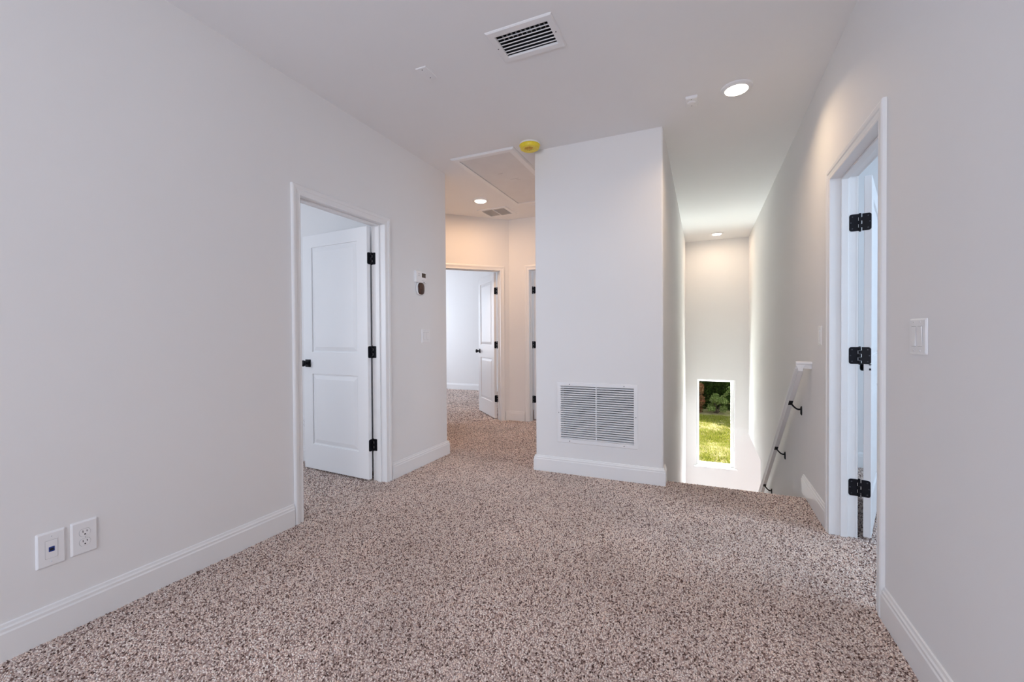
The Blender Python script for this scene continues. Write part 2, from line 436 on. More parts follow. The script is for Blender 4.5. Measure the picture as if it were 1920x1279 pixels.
# ------------------------------------------------------------------ doors
CAS = [(0, 0), (0, 0.009), (0.006, 0.0115), (0.012, 0.0100), (0.030, 0.0125), (0.036, 0.0165), (0.052, 0.018), (0.058, 0.0165), (CW, 0.013), (CW, 0)]
def door_trim(name, L, W, label):
    """L(u, n, z): u from the hinge jamb, n into the room"""
    o0 = L(0, 0, 0)
    e = empty(name, o0, label, 'door frame', kind='structure')
    rv = 0.005
    for face, sgn in ((0.0, -1), (T, 1)):
        def cp(u, z, t): return L(u, face + sgn * t, z)
        MB().loft([[cp(-w + rv - 0.0, 0, t) for w, t in CAS], [cp(-w + rv, DH - rv + w, t) for w, t in CAS]]).build('casing', M['trim'], e)
        MB().loft([[cp(W + w - rv, 0, t) for w, t in CAS], [cp(W + w - rv, DH - rv + w, t) for w, t in CAS]]).build('casing', M['trim'], e)
        MB().loft([[cp(-w + rv, DH - rv + w, t) for w, t in CAS], [cp(W + w - rv, DH - rv + w, t) for w, t in CAS]]).build('head_casing', M['trim'], e)
    j = 0.016
    MB().box(-0.012, j - 0.012, -0.0005, T + 0.0005, 0, DH, fn=L).build('jamb', M['trim'], e, 0.001)
    MB().box(W + 0.012 - j, W + 0.012, -0.0005, T + 0.0005, 0, DH, fn=L).build('jamb', M['trim'], e, 0.001)
    MB().box(0.004, W - 0.004, -0.0005, T + 0.0005, DH - j + 0.012, DH + 0.012, fn=L).build('head_jamb', M['trim'], e, 0.001)
    s0, s1 = T - 0.038 - 0.034, T - 0.038
    MB().box(0.004, 0.0155, s0, s1, 0, DH - 0.004, fn=L).build('door_stop', M['trim'], e, 0.002)
    MB().box(W - 0.0155, W - 0.004, s0, s1, 0, DH - 0.004, fn=L).build('door_stop', M['trim'], e, 0.002)
    MB().box(0.0155, W - 0.0155, s0, s1, DH - 0.0155, DH - 0.004, fn=L).build('door_stop', M['trim'], e, 0.002)
    return e

def grid_slab(mb, us, zs, holes, n0, n1, fn):
    """slab with through holes as one closed mesh; holes = set of (i, k) cells"""
    idx = {}
    def vid(i, k, s):
        key = (i, k, s)
        if key not in idx:
            idx[key] = len(vs); vs.append(fn(us[i], (n0, n1)[s], zs[k]))
        return idx[key]
    vs = []; fs = []; nu, nz = len(us) - 1, len(zs) - 1
    solid = lambda i, k: 0 <= i < nu and 0 <= k < nz and (i, k) not in holes
    for i in range(nu):
        for k in range(nz):
            if not solid(i, k): continue
            for s in (0, 1):
                fs.append((vid(i, k, s), vid(i + 1, k, s), vid(i + 1, k + 1, s), vid(i, k + 1, s)))
            for (di, dk, a, b) in ((-1, 0, (0, 0), (0, 1)), (1, 0, (1, 0), (1, 1)), (0, -1, (0, 0), (1, 0)), (0, 1, (0, 1), (1, 1))):
                if not solid(i + di, k + dk):
                    fs.append((vid(i + a[0], k + a[1], 0), vid(i + b[0], k + b[1], 0), vid(i + b[0], k + b[1], 1), vid(i + a[0], k + a[1], 1)))
    return mb.add(vs, fs)

def door(name, L0, hand, W, angle, label, hinge_z=(0.288, 1.034, 1.780), screws=False, pin_stop=False, knob=True, pin_out=0.0110):
    """leaf swung about its hinge pin; L0 maps (u, n, z) of the frame, angle in degrees"""
    pu, pn = 0.0050, T + pin_out
    a = math.radians(angle); ca, sa = math.cos(a), math.sin(a)
    def L(u, n, z):                     # leaf space (closed position) to world
        du, dn = u - pu, n - pn
        return L0(pu + du * ca - dn * sa, pn + du * sa + dn * ca, z)
    e = empty(name, L0(pu, pn, 0), label, 'door', kind='structure')
    t = 0.035; u0, u1 = 0.007, W - 0.007; n0, n1 = T - t - 0.0005, T - 0.0005
    zb, zt = 0.016, 2.034
    st = 0.113
    us = [u0, u0 + st, u1 - st, u1]
    zs = [zb, 0.232, 0.838, 1.028, zt - 0.108, zt]
    lf = grid_slab(MB(), us, zs, {(1, 1), (1, 3)}, n0, n1, L).build('leaf', M['door'], e, 0.003, seg=2)
    for z0, z1 in ((zs[1], zs[2]), (zs[3], zs[4])):
        rings = []
        prof = [(0.0, 0.0165), (0.0, 0.0095), (0.012, 0.0095), (0.016, 0.0075), (0.043, 0.0015), (0.047, 0.0015)]
        def ring(ins, n):
            return [L(us[1] + ins, n, z0 + ins), L(us[2] - ins, n, z0 + ins), L(us[2] - ins, n, z1 - ins), L(us[1] + ins, n, z1 - ins)]
        rings = [ring(i_, n0 + d_) for i_, d_ in reversed(prof)] + [ring(i_, n1 - d_) for i_, d_ in prof]
        MB().loft(rings).build('panel', M['door'], lf)
    # hinges: plates on jamb and leaf edge, knuckled barrel on the pin
    for hz in hinge_z:
        hh = 0.0475; mb = MB()
        k5 = [hz - hh + 2 * hh * i / 5 for i in range(6)]
        def plate(fn, odd):
            d0, d1 = T - 0.033, pn - 0.0090                     # along n
            out = []
            r = 0.012
            for cxn, czn, a0 in ((d0 + r, hz + hh - r, 90), (d0 + r, hz - hh + r, 180)):
                for i in range(6):
                    an = math.radians(a0 + 90 * i / 5); out.append((cxn + r * math.cos(an), czn + r * math.sin(an)))
            out.append((d1, hz - hh))
            for i in range(5):                               # comb of tabs reaching the barrel
                tab = (i % 2 == odd)
                dd = pn if tab else d1
                out.append((dd, k5[i] + 0.0006)); out.append((dd, k5[i + 1] - 0.0006))
            out.append((d1, hz + hh))
            # drop duplicates
            q = [out[0]]
            for p in out[1:]:
                if abs(p[0] - q[-1][0]) + abs(p[1] - q[-1][1]) > 1e-6: q.append(p)
            return q
        pj = plate(None, 0); pl = plate(None, 1)
        mb.loft([[L0(0.0035, n, z) for n, z in pj], [L0(0.0062, n, z) for n, z in pj]])
        mb.loft([[L(0.0075, n, z) for n, z in pl], [L(0.0050, n, z) for n, z in pl]])
        c = L0(pu, pn, 0)
        for i in range(5):
            lathe(mb, [(0.0001, k5[i] + 0.0005), (0.0062, k5[i] + 0.0005), (0.0062, k5[i + 1] - 0.0005), (0.0001, k5[i + 1] - 0.0005)],
                  lambda x, y, h: (c[0] + x, c[1] + y, h), 12)
        for zz, s in ((hz + hh, 1), (hz - hh, -1)):
            lathe(mb, [(0.0001, zz), (0.0055, zz), (0.0055, zz + s * 0.003), (0.0001, zz + s * 0.0045)], lambda x, y, h: (c[0] + x, c[1] + y, h), 12)
        ho = mb.build('hinge', M['black'], e)
        ho['label'] = 'black hinge with rounded plates'
        if screws:
            for fn, uu, sg in ((L0, 0.0062, 1), (L, 0.0050, -1)):
                for dz, dn in ((0.033, 0.019), (0.0, 0.026), (-0.033, 0.019)):
                    sm = MB()
                    lathe(sm, [(0.0001, 0), (0.0036, 0), (0.0030, 0.0011), (0.0001, 0.0012)], lambda x, y, h: fn(uu + sg * h, T - dn + x, hz + dz + y), 12)
                    sm.build('screw', M['screw'], ho)
        if pin_stop and abs(hz - 1.034) < 0.01:
            sm = MB()
            lathe(sm, [(0.0001, 0), (0.0065, 0), (0.0065, 0.004), (0.0035, 0.006), (0.0035, 0.022), (0.006, 0.024), (0.006, 0.034), (0.0001, 0.034)],
                  lambda x, y, h: L(pu + 0.006 + x, pn - 0.045 + y, hz - hh - h), 14)
            s_ = sm.build('door_stop_pin', M['black'], ho)
    if knob:
        ku, kz = u1 - 0.060, 0.930
        for face, s in ((n0, -1), (n1, 1)):
            mb = MB()
            def kf(x, y, h): return L(ku + x, face + s * h, kz + y)
            lathe(mb, [(0.0001, 0.006), (0.016, 0.006), (0.0150, 0.010), (0.0115, 0.016), (0.011, 0.028), (0.0155, 0.033), (0.0245, 0.038), (0.0265, 0.045),
                       (0.0265, 0.055), (0.0235, 0.061), (0.014, 0.0645), (0.0001, 0.0655)], kf, 28)
            ko = mb.build('door_knob', M['black'], e, smooth=True)
            ko['label'] = 'round black knob'
            MB().loft([[kf(x, y, 0.0) for x, y in rrect(0.064, 0.064, 0.003, 3)], [kf(x, y, 0.0065) for x, y in rrect(0.064, 0.064, 0.003, 3)],
                       [kf(x, y, 0.008) for x, y in rrect(0.060, 0.060, 0.003, 3)]]).build('rosette', M['black'], ko)
        mb = MB().box(u1 - 0.001, u1 + 0.0012, T - 0.030, T - 0.006, kz - 0.028, kz + 0.028, fn=L)
        mb.build('latch_plate', M['black'], e)
    return e

Lleft = lambda u, n, z: (XL - n, LO1 - u, z)
Lright = lambda u, n, z: (XR + n, RO1 - u, z)
def Lang(u, n, z):
    p = P0 + DV * (HO0 + u) + NV * n
    return (p.x, p.y, z)
Lend = lambda u, n, z: (EO0 + u, P0.y + n, z)
door_trim('trim_1', Lleft, LO1 - LO0, 'white moulded casing around the left doorway')
door_trim('trim_2', Lright, RO1 - RO0, 'white moulded casing around the right doorway')
door_trim('trim_3', Lang, HO1 - HO0, 'warm lit casing around the angled hall doorway')
door_trim('trim_4', Lend, EO1 - EO0, 'casing edge beside the grille wall at hall end')
door('door_1', Lleft, 1, LO1 - LO0, 94.0, 'white two panel door standing open in the left wall')
door('door_2', Lright, 1, RO1 - RO0, 161.0, 'white door folded far open in the right doorway', screws=True, pin_stop=True, pin_out=0.0165)
door('door_3', Lang, 1, HO1 - HO0, 90.0, 'white two panel door open at the end of the hall')
door('door_4', Lend, 1, EO1 - EO0, 88.0, 'white door edge showing beside the grille wall')

# ------------------------------------------------------------------ return air grille
rg = empty('return_air_grille', (-0.799, YC, GZ0), 'large white louvered return air grille low on the center wall', 'vent')
OX0, OX1, OZ0, OZ1 = -1.130, -0.468, 0.260, 0.766
def frame_ring(o, i, y_wall, th, axis='y', lip=0.004):
    """picture-frame solid: outer rect o, inner rect i (x0, x1, z0, z1), front face th proud"""
    def rr(r, ins, t):
        x0, x1, z0, z1 = r
        pts = [(x0 + ins, z0 + ins), (x1 - ins, z0 + ins), (x1 - ins, z1 - ins), (x0 + ins, z1 - ins)]
        return [(x, y_wall - t, z) for x, z in pts] if axis == 'y' else [(x, z, y_wall - t) for x, z in pts]
    rings = [rr(o, 0, 0), rr(o, 0.0, th * 0.4), rr(o, lip, th), rr(i, -0.003, th), rr(i, 0, th - 0.002), rr(i, 0, 0)]
    mb = MB(); n = 4; vs = [p for r in rings for p in r]; fs = []
    for k in range(len(rings)):
        k2 = (k + 1) % len(rings)
        for q in range(4):
            q2 = (q + 1) % 4
            fs.append((k * 4 + q, k * 4 + q2, k2 * 4 + q2, k2 * 4 + q))
    return mb.add(vs, fs)
frame_ring((OX0, OX1, OZ0, OZ1), (GX0, GX1, GZ0, GZ1), YC, 0.007).build('frame', M['vent'], rg)
NS = 24; pitch = (GZ1 - GZ0) / NS
mid = (GX0 + GX1) / 2
MB().box(mid - 0.0035, mid + 0.0035, YC - 0.004, YC + 0.022, GZ0, GZ1).build('divider', M['vent'], rg)
slat_me = {}
for side, (x0, x1) in enumerate(((GX0, mid - 0.0035), (mid + 0.0035, GX1))):
    for k in range(NS):
        zc = GZ0 + pitch * (k + 0.5)
        if side not in slat_me:
            mb = MB()
            pr = [(0.0, -0.0020), (0.0, -0.0072), (0.0010, -0.0072), (0.0016, -0.0026), (0.0130, 0.0030), (0.0122, 0.0042)]
            mb.loft([[(x0, YC - 0.0045 + y, zc + z) for y, z in pr], [(x1, YC - 0.0045 + y, zc + z) for y, z in pr]])
            o = mb.build('slat', M['vent'], rg); slat_me[side] = (o, zc)
        else:
            o = slat_me[side][0].copy(); COL.objects.link(o); o.parent = rg; o.location = (0, 0, zc - slat_me[side][1])
MB().box(GX0 - 0.005, GX1 + 0.005, YC + 0.085, YC + 0.098, GZ0 - 0.005, GZ1 + 0.005).build('filter_backing', M['duct'], rg)
for x, z in ((-1.02, 0.750), (-0.575, 0.750), (-1.02, 0.276), (-0.575, 0.276), (-1.114, 0.51), (-0.484, 0.51)):
    mb = MB(); lathe(mb, [(0.0001, 0.006), (0.0042, 0.006), (0.0034, 0.0088), (0.0001, 0.0092)], lambda a_, b_, h: (x + a_, YC - h, z + b_), 12)
    mb.build('screw', M['screw'], rg)

# ------------------------------------------------------------------ ceiling register
cv = empty('ceiling_register', (-0.862, 2.156, H), 'white ceiling register with dark louvers above the room', 'vent')
frame_ring((-1.046, -0.680, 2.024, 2.288), (VX0, VX1, VY0, VY1), H, 0.009, 'z', 0.006).build('frame', M['vent'], cv)
nl = 7
for k in range(nl):
    yc = VY0 + (VY1 - VY0) * (k + 0.5) / nl
    sg = 1 if k >= nl / 2 else -1
    pr = [(-0.0068, -0.0036), (-0.0054, -0.0060), (0.0005, -0.0050), (0.0058, 0.0012), (0.0048, 0.0026), (-0.001, -0.0032)]
    MB().loft([[(VX0, yc + y, H + 0.006 + z) for y, z in pr], [(VX1, yc + y, H + 0.006 + z) for y, z in pr]]).build('louver', M['vent'], cv)
for k in range(11):
    x = VX0 + (VX1 - VX0) * (k + 0.5) / 11
    MB().box(x - 0.0006, x + 0.0006, VY0 + 0.060, VY1 - 0.075, H + 0.034, H + 0.050).build('damper_fin', M['vent'], cv)
mb = MB()
MB().box(VX0, VX1, VY0, VY1, H + 0.09, H + 0.115).build('duct_back', M['duct'], cv)
for (x0, x1, y0, y1) in ((VX0 - 0.002, VX0 + 0.001, VY0, VY1), (VX1 - 0.001, VX1 + 0.002, VY0, VY1), (VX0, VX1, VY0 - 0.002, VY0 + 0.001), (VX0, VX1, VY1 - 0.001, VY1 + 0.002)):
    MB().box(x0, x1, y0, y1, H + 0.003, H + 0.1).build('duct_side', M['duct'], cv)
for x in (-1.028, -0.698):
    mb = MB(); lathe(mb, [(0.0001, 0.008), (0.004, 0.008), (0.003, 0.0105), (0.0001, 0.011)], lambda a_, b_, h: (x + a_, 2.156 + b_, H - h), 12)
    mb.build('screw', M['screw'], cv)

# ------------------------------------------------------------------ hall ceiling grille (fine slats, two halves)
hg = empty('hall_ceiling_grille', (-2.405, 4.975, H), 'small beige lit ceiling grille with two slatted halves in the hall', 'vent')
hx0, hx1, hy0, hy1 = -2.605, -2.205, 4.795, 5.155
ix0, ix1, iy0, iy1 = hx0 + 0.045, hx1 - 0.045, hy0 + 0.045, hy1 - 0.045
frame_ring((hx0, hx1, hy0, hy1), (ix0, ix1, iy0, iy1), H, 0.010, 'z', 0.006).build('frame', M['vent'], hg)
MB().box(ix0, ix1, iy0, iy1, H - 0.002, H - 0.0005).build('backing', M['backing'], hg)
MB().box((ix0 + ix1) / 2 - 0.004, (ix0 + ix1) / 2 + 0.004, iy0, iy1, H - 0.010, H - 0.0022).build('divider', M['vent'], hg)
for xa, xb in ((ix0, (ix0 + ix1) / 2 - 0.004), ((ix0 + ix1) / 2 + 0.004, ix1)):
    for k in range(16):
        y = iy0 + (iy1 - iy0) * (k + 0.5) / 16
        MB().add([(xa, y - 0.0055, H - 0.0070), (xb, y - 0.0055, H - 0.0070), (xb, y + 0.0055, H - 0.0040), (xa, y + 0.0055, H - 0.0040),
                  (xa, y - 0.0055, H - 0.0082), (xb, y - 0.0055, H - 0.0082), (xb, y + 0.0055, H - 0.0052), (xa, y + 0.0055, H - 0.0052)],
                 [(0, 1, 2, 3), (7, 6, 5, 4), (0, 4, 5, 1), (1, 5, 6, 2), (2, 6, 7, 3), (3, 7, 4, 0)]).build('slat', M['vent'], hg)

# second hall ceiling register, mostly hidden by the grille wall
h2 = empty('hall_ceiling_register', (-1.73, 5.0, H), 'ceiling register corner peeking out beside the grille wall in hall', 'vent')
frame_ring((-1.905, -1.555, 4.865, 5.115), (-1.87, -1.59, 4.90, 5.08), H, 0.009, 'z', 0.006).build('frame', M['vent'], h2)
MB().box(-1.87, -1.59, 4.90, 5.08, H - 0.002, H - 0.0005).build('backing', M['duct'], h2)
for k in range(7):
    y = 4.90 + 0.18 * (k + 0.5) / 7
    MB().box(-1.87, -1.59, y - 0.004, y + 0.004, H - 0.008, H - 0.0022).build('louver', M['vent'], h2)

# ------------------------------------------------------------------ recessed disc lights
def disc_light(x, y, label, power, color, r=0.094, rl=0.066, spread=None):
    e = empty('ceiling_light', (x, y, H), label, 'light', 'disc ceiling lights')
    fn = lambda a_, b_, h: (x + a_, y + b_, H - h)
    mb = MB(); lathe(mb, [(r, 0.0), (r, 0.003), (r - 0.004, 0.007), (rl + 0.012, 0.013), (rl + 0.002, 0.016), (rl, 0.010), (rl, 0.0)], fn, 40)
    mb.build('trim_ring', M['plate'], e, smooth=False)
    mb = MB(); lathe(mb, [(rl - 0.0005, 0.002), (rl - 0.0005, 0.013), (rl * 0.92, 0.020), (rl * 0.7, 0.024), (rl * 0.35, 0.026), (0.0005, 0.0265)], fn, 40)
    mb.build('lens', M['lens'], e, smooth=True)
    l = lamp('AREA', 'lens_glow', (x, y, H - 0.032), (0, 0, -1), power, color, 0.12, None, spread)
    return e
WARM = (1.0, 0.72, 0.46)
disc_light(0.195, 3.135, 'glowing disc light on the ceiling near the right doorway', 4.8, WARM, spread=2.5)
disc_light(-2.37, 4.46, 'glowing disc light on the hall ceiling by the attic hatch', 10, (1.0, 0.62, 0.36))
disc_light(0.193, 7.48, 'glowing disc light high over the stairwell end', 4, (1.0, 0.76, 0.54))

# ------------------------------------------------------------------ attic hatch
ah = empty('attic_hatch', (-1.76, 4.05, H), 'white attic hatch with moulded frame in the hall ceiling', 'hatch')
ax0, ax1, ay0, ay1 = -2.066, -1.452, 3.318, 4.79
frame_ring((ax0, ax1, ay0, ay1), (ax0 + 0.058, ax1 - 0.058, ay0 + 0.058, ay1 - 0.058), H, 0.016, 'z', 0.010).build('hatch_frame', M['trim'], ah)
MB().box(ax0 + 0.062, ax1 - 0.060, ay0 + 0.060, ay1 - 0.060, H - 0.009, H - 0.002).build('hatch_panel', M['scuff'], ah, 0.001)
MB().box(ax0 + 0.0585, ax1 - 0.0585, ay0 + 0.0585, ay1 - 0.0585, H - 0.0018, H - 0.0006).build('gap', M['duct'], ah)
for (x, y, w, h_) in ((-1.80, 3.80, 0.05, 0.004), (-1.73, 3.98, 0.09, 0.003), (-1.70, 4.02, 0.05, 0.003)):
    MB().box(x - w / 2, x + w / 2, y - h_ / 2, y + h_ / 2, H - 0.0094, H - 0.0088).build('scuff_mark', M['groove'], ah)

# ------------------------------------------------------------------ smoke detector with yellow cover
sx, sy = -1.310, 3.335
M['yellow'] = noisy(new_mat('yellow_cap', (0.85, 0.68, 0.03), 0.3, 0.5), 30.0, (0.80, 0.62, 0.02), (0.88, 0.72, 0.05))
M['orange'] = noisy(new_mat('orange_print', (0.75, 0.16, 0.01), 0.5), 60.0, (0.62, 0.10, 0.01), (0.85, 0.24, 0.02))
M['olive'] = noisy(new_mat('olive_print', (0.30, 0.24, 0.01), 0.5), 60.0, (0.22, 0.18, 0.01), (0.38, 0.30, 0.02))
sd = empty('smoke_detector', (sx, sy, H), 'round smoke detector under a yellow dust cover on the ceiling', 'detector')
fn = lambda a_, b_, h: (sx + a_ * 1.16, sy + b_ * 1.16, H - h * 0.85)
mb = MB(); lathe(mb, [(0.0001, 0), (0.073, 0), (0.073, 0.012), (0.070, 0.015), (0.0001, 0.015)], fn, 40); mb.build('base', M['plate'], sd)
mb = MB(); lathe(mb, [(0.0001, 0.0145), (0.074, 0.0145), (0.074, 0.019), (0.071, 0.022), (0.067, 0.046), (0.062, 0.050), (0.0001, 0.051)], fn, 40)
cap = mb.build('dust_cover', M['yellow'], sd); cap['label'] = 'yellow plastic dust cover'
# print on the underside of the cover: rows of small marks, orange above olive
for row, (yy, w, mat) in enumerate(((0.020, 0.030, 'olive'), (0.010, 0.060, 'olive'), (-0.004, 0.052, 'orange'), (-0.012, 0.066, 'orange'), (-0.022, 0.080, 'olive'), (-0.030, 0.070, 'orange'), (-0.038, 0.056, 'olive'), (-0.046, 0.040, 'orange'))):
    n = max(3, int(w / 0.009))
    mb = MB()
    for q in range(n):
        x = -w / 2 + w * (q + 0.5) / n
        mb.box(sx + x - 0.003, sx + x + 0.003, sy + yy - 0.0026, sy + yy + 0.0026, H - 0.0440, H - 0.0430)
    o = mb.build('cover_print', M[mat], sd); o['kind'] = 'stuff'

# ------------------------------------------------------------------ small ceiling plates
bp = empty('blank_ceiling_plate', (-1.521, 2.181, H), 'small blank white plate on the ceiling beside the register', 'plate')
MB().loft([[(-1.521 + x, 2.181 + y, H) for x, y in rrect(0.074, 0.120, 0.004)], [(-1.521 + x, 2.181 + y, H - 0.003) for x, y in rrect(0.074, 0.120, 0.004)],
           [(-1.521 + x, 2.181 + y, H - 0.006) for x, y in rrect(0.067, 0.113, 0.004)]]).build('plate', M['plate'], bp)
for y in (2.181 - 0.042, 2.181 + 0.042):
    mb = MB(); lathe(mb, [(0.0001, 0.005), (0.0036, 0.005), (0.003, 0.0072), (0.0001, 0.0076)], lambda a_, b_, h: (-1.521 + a_, y + b_, H - h), 12); mb.build('screw', M['screw'], bp)
cb = empty('ceiling_sensor_plate', (-0.072, 3.172, H), 'little white sensor box with two screws near the disc light', 'sensor')
c0 = (-0.072, 3.172)
MB().loft([[(c0[0] + x, c0[1] + y, H) for x, y in rrect(0.074, 0.118, 0.004)], [(c0[0] + x, c0[1] + y, H - 0.012) for x, y in rrect(0.074, 0.118, 0.004)],
           [(c0[0] + x, c0[1] + y, H - 0.018) for x, y in rrect(0.066, 0.108, 0.004)]]).build('plate', M['plate'], cb)
mb = MB(); lathe(mb, [(0.027, 0.017), (0.026, 0.021), (0.018, 0.025), (0.0001, 0.026)], lambda a_, b_, h: (c0[0] + a_, c0[1] + b_, H - h), 28); mb.build('lens_dome', M['plate'], cb, smooth=True)
for y in (c0[1] - 0.043, c0[1] + 0.043):
    mb = MB(); lathe(mb, [(0.0001, 0.017), (0.0036, 0.017), (0.003, 0.0192), (0.0001, 0.0195)], lambda a_, b_, h: (c0[0] + a_, y + b_, H - h), 12); mb.build('screw', M['groove'], cb)

# ------------------------------------------------------------------ wall plates: local (a along wall, z up, d out of the wall)
FL = lambda yc, zc: (lambda a_, z, d: (XL + d, yc + a_, zc + z))
FR = lambda yc, zc: (lambda a_, z, d: (XR - d, yc + a_, zc + z))
def plate_base(e, F, w, h, th=0.006):
    return MB().loft([[F(x, y, 0) for x, y in rrect(w, h, 0.004)], [F(x, y, th * 0.35) for x, y in rrect(w, h, 0.004)],
                      [F(x, y, th * 0.85) for x, y in rrect(w - 0.008, h - 0.008, 0.003)], [F(x, y, th) for x, y in rrect(w - 0.012, h - 0.012, 0.003)]]).build('plate', M['plate'], e)
def screw(e, F, a_, z, d, r=0.0034, mat='plate'):
    mb = MB(); lathe(mb, [(0.0001, d - 0.001), (r, d - 0.001), (r * 0.8, d + 0.0012), (0.0001, d + 0.0014)], lambda x, y, h: F(a_ + x, z + y, h), 12); so = mb.build('screw', M[mat], e)
    MB().box(-r * 0.7, r * 0.7, -0.0004, 0.0004, d + 0.0011, d + 0.0018, fn=lambda x, y, h: F(a_ + y, z + x, h)).build('screw_slot', M['groove'], so)
def switch(name, F, loc, gangs, label, tilt):
    w = 0.072 + 0.053 * (gangs - 1) ; h = 0.122
    e = empty(name, loc, label, 'switch', 'rocker wall switches')
    plate_base(e, F, w, h)
    for g_ in range(gangs):
        a0 = (g_ - (gangs - 1) / 2) * 0.046
        MB().loft([[F(a0 + x, y, 0.0055) for x, y in rrect(0.0350, 0.0690, 0.0015, 3)], [F(a0 + x, y, 0.0063) for x, y in rrect(0.0350, 0.0690, 0.0015, 3)]]).build('seam', M['groove'], e)
        s = tilt[g_]
        hi, lo = (0.0098, 0.0066) if s > 0 else (0.0066, 0.0098)
        pts = [(-0.0165, -0.0335, lo), (0.0165, -0.0335, lo), (0.0165, 0.0335, hi), (-0.0165, 0.0335, hi)]
        mid_ = 0.0070
        rings = [[F(a0 + x, y, 0.006) for x, y, d in pts], [F(a0 + x, y, d) for x, y, d in pts]]
        MB().loft(rings).build('rocker', M['plate'], e, 0.0012)
        for z in (-0.0485, 0.0485): screw(e, F, a0, z, 0.006)
    return e
switch('light_switch', FR(1.902, 1.146), (XR, 1.902, 1.085), 2, 'double rocker switch on the right wall beside the doorway casing', (1, -1))
switch('light_switch', FL(3.257, 1.160), (XL, 3.257, 1.10), 2, 'double rocker switch on the wall below the thermostat', (-1, -1))
switch('light_switch', FR(3.258, 1.147), (XR, 3.258, 1.085), 1, 'single rocker switch above the top of the handrail', (1,))

dj = empty('data_jack_plate', (XL, 0.788, 0.28), 'white wall plate with a blue data jack low on left wall', 'wall plate')
F = FL(0.788, 0.347); plate_base(dj, F, 0.084, 0.134, 0.0075)
MB().loft([[F(x, y, 0.007) for x, y in rrect(0.0355, 0.0695, 0.001, 3)], [F(x, y, 0.0078) for x, y in rrect(0.0355, 0.0695, 0.001, 3)]]).build('seam', M['groove'], dj)
MB().loft([[F(x, y, 0.007) for x, y in rrect(0.0342, 0.068, 0.001, 3)], [F(x, y, 0.0086) for x, y in rrect(0.0342, 0.068, 0.001, 3)]]).build('insert', M['plate'], dj)
jk = MB().loft([[F(x, y, 0.008) for x, y in rrect(0.0165, 0.0185, 0.001, 3)], [F(x, y, 0.0098) for x, y in rrect(0.0165, 0.0185, 0.001, 3)]]).build('jack', M['blue'], dj)
jk['label'] = 'blue jack'
MB().box(-0.0055, 0.0055, -0.005, 0.0035, 0.0095, 0.0102, fn=F).build('jack_socket', M['slot'], jk)
for z in (-0.0485, 0.0485): screw(dj, F, 0, z, 0.0076)

def outlet(F, loc, label, w, h, th):
    e = empty('power_outlet', loc, label, 'outlet', 'duplex outlets')
    plate_base(e, F, w, h, th)
    for zc in (-0.0195, 0.0195):
        ell = []
        for i in range(28):
            an = 2 * math.pi * i / 28
            x = 0.0172 * math.cos(an); y = 0.0172 * math.sin(an)
            ell.append((x, zc + max(-0.0142, min(0.0142, y * 1.02))))
        MB().loft([[F(x * 1.05, zc + (y - zc) * 1.05, th - 0.0006) for x, y in ell], [F(x * 1.05, zc + (y - zc) * 1.05, th + 0.0003) for x, y in ell]]).build('seam', M['groove'], e)
        fc = MB().loft([[F(x, y, th - 0.0006) for x, y in ell], [F(x, y, th + 0.0016) for x, y in ell]]).build('socket_face', M['plate'], e)
        MB().box(-0.0072, -0.0052, zc + 0.0002, zc + 0.0092, th + 0.001, th + 0.0019, fn=F).build('slot', M['slot'], fc)
        MB().box(0.0052, 0.0072, zc + 0.0010, zc + 0.0084, th + 0.001, th + 0.0019, fn=F).build('slot', M['slot'], fc)
        gr = [(0.0026 * math.cos(2 * math.pi * i / 14), zc - 0.0072 + 0.0028 * math.sin(2 * math.pi * i / 14)) for i in range(14)]
        MB().loft([[F(x, y, th + 0.001) for x, y in gr], [F(x, y, th + 0.0019) for x, y in gr]]).build('ground_hole', M['slot'], fc)
    screw(e, F, 0, 0, th)
    return e
outlet(FL(0.886, 0.351), (XL, 0.886, 0.285), 'white duplex outlet low on left wall beside the data plate', 0.084, 0.134, 0.0075)
FB = lambda xc, zc: (lambda a_, z, d: (xc + a_, 2.894 - d, zc + z))
outlet(FB(-3.410, 0.354), (-3.410, 2.894, 0.297), 'white outlet seen past the edge of the left door', 0.072, 0.116, 0.006)

# thermostat and the oval sensor under it
th = empty('thermostat', (XL, 3.168, 1.63), 'white box thermostat with a dark display on left wall', 'thermostat')
F = FL(3.168, 1.681)
MB().loft([[F(x, y, 0) for x, y in rrect(0.150, 0.100, 0.004)], [F(x, y, 0.020) for x, y in rrect(0.150, 0.100, 0.004)],
           [F(x, y, 0.0235) for x, y in rrect(0.142, 0.092, 0.004)]]).build('body', M['plate'], th)
MB().box(0.006, 0.062, -0.002, 0.036, 0.023, 0.0243, fn=F).build('display', M['screen'], th)
for s in (1, -1):
    z0 = 0.018 + s * 0.004
    MB().loft([[F(-0.036 - 0.006, z0, 0.023), F(-0.036 + 0.006, z0, 0.023), F(-0.036, z0 + s * 0.010, 0.023)],
               [F(-0.036 - 0.006, z0, 0.0243), F(-0.036 + 0.006, z0, 0.0243), F(-0.036, z0 + s * 0.010, 0.0243)]]).build('arrow_mark', M['mark'], th)
MB().box(0.004, 0.066, -0.030, -0.0285, 0.023, 0.0240, fn=F).build('button_line', M['mark'], th)
MB().box(0.026, 0.050, -0.044, -0.039, 0.023, 0.0242, fn=F).build('button', M['mark'], th)
so_ = empty('oval_wall_sensor', (XL, 3.168, 1.545), 'white oval sensor with a dark brown face under the thermostat', 'sensor')
F0 = FL(3.168, 1.579)
F = lambda a_, z, d: F0(a_, z, d * 0.62)
def oval(w, h, n=36):
    out = []
    for i in range(n):
        an = 2 * math.pi * i / n; c_, s_ = math.cos(an), math.sin(an)
        out.append((w / 2 * math.copysign(abs(c_) ** 0.75, c_), h / 2 * math.copysign(abs(s_) ** 0.75, s_)))
    return out
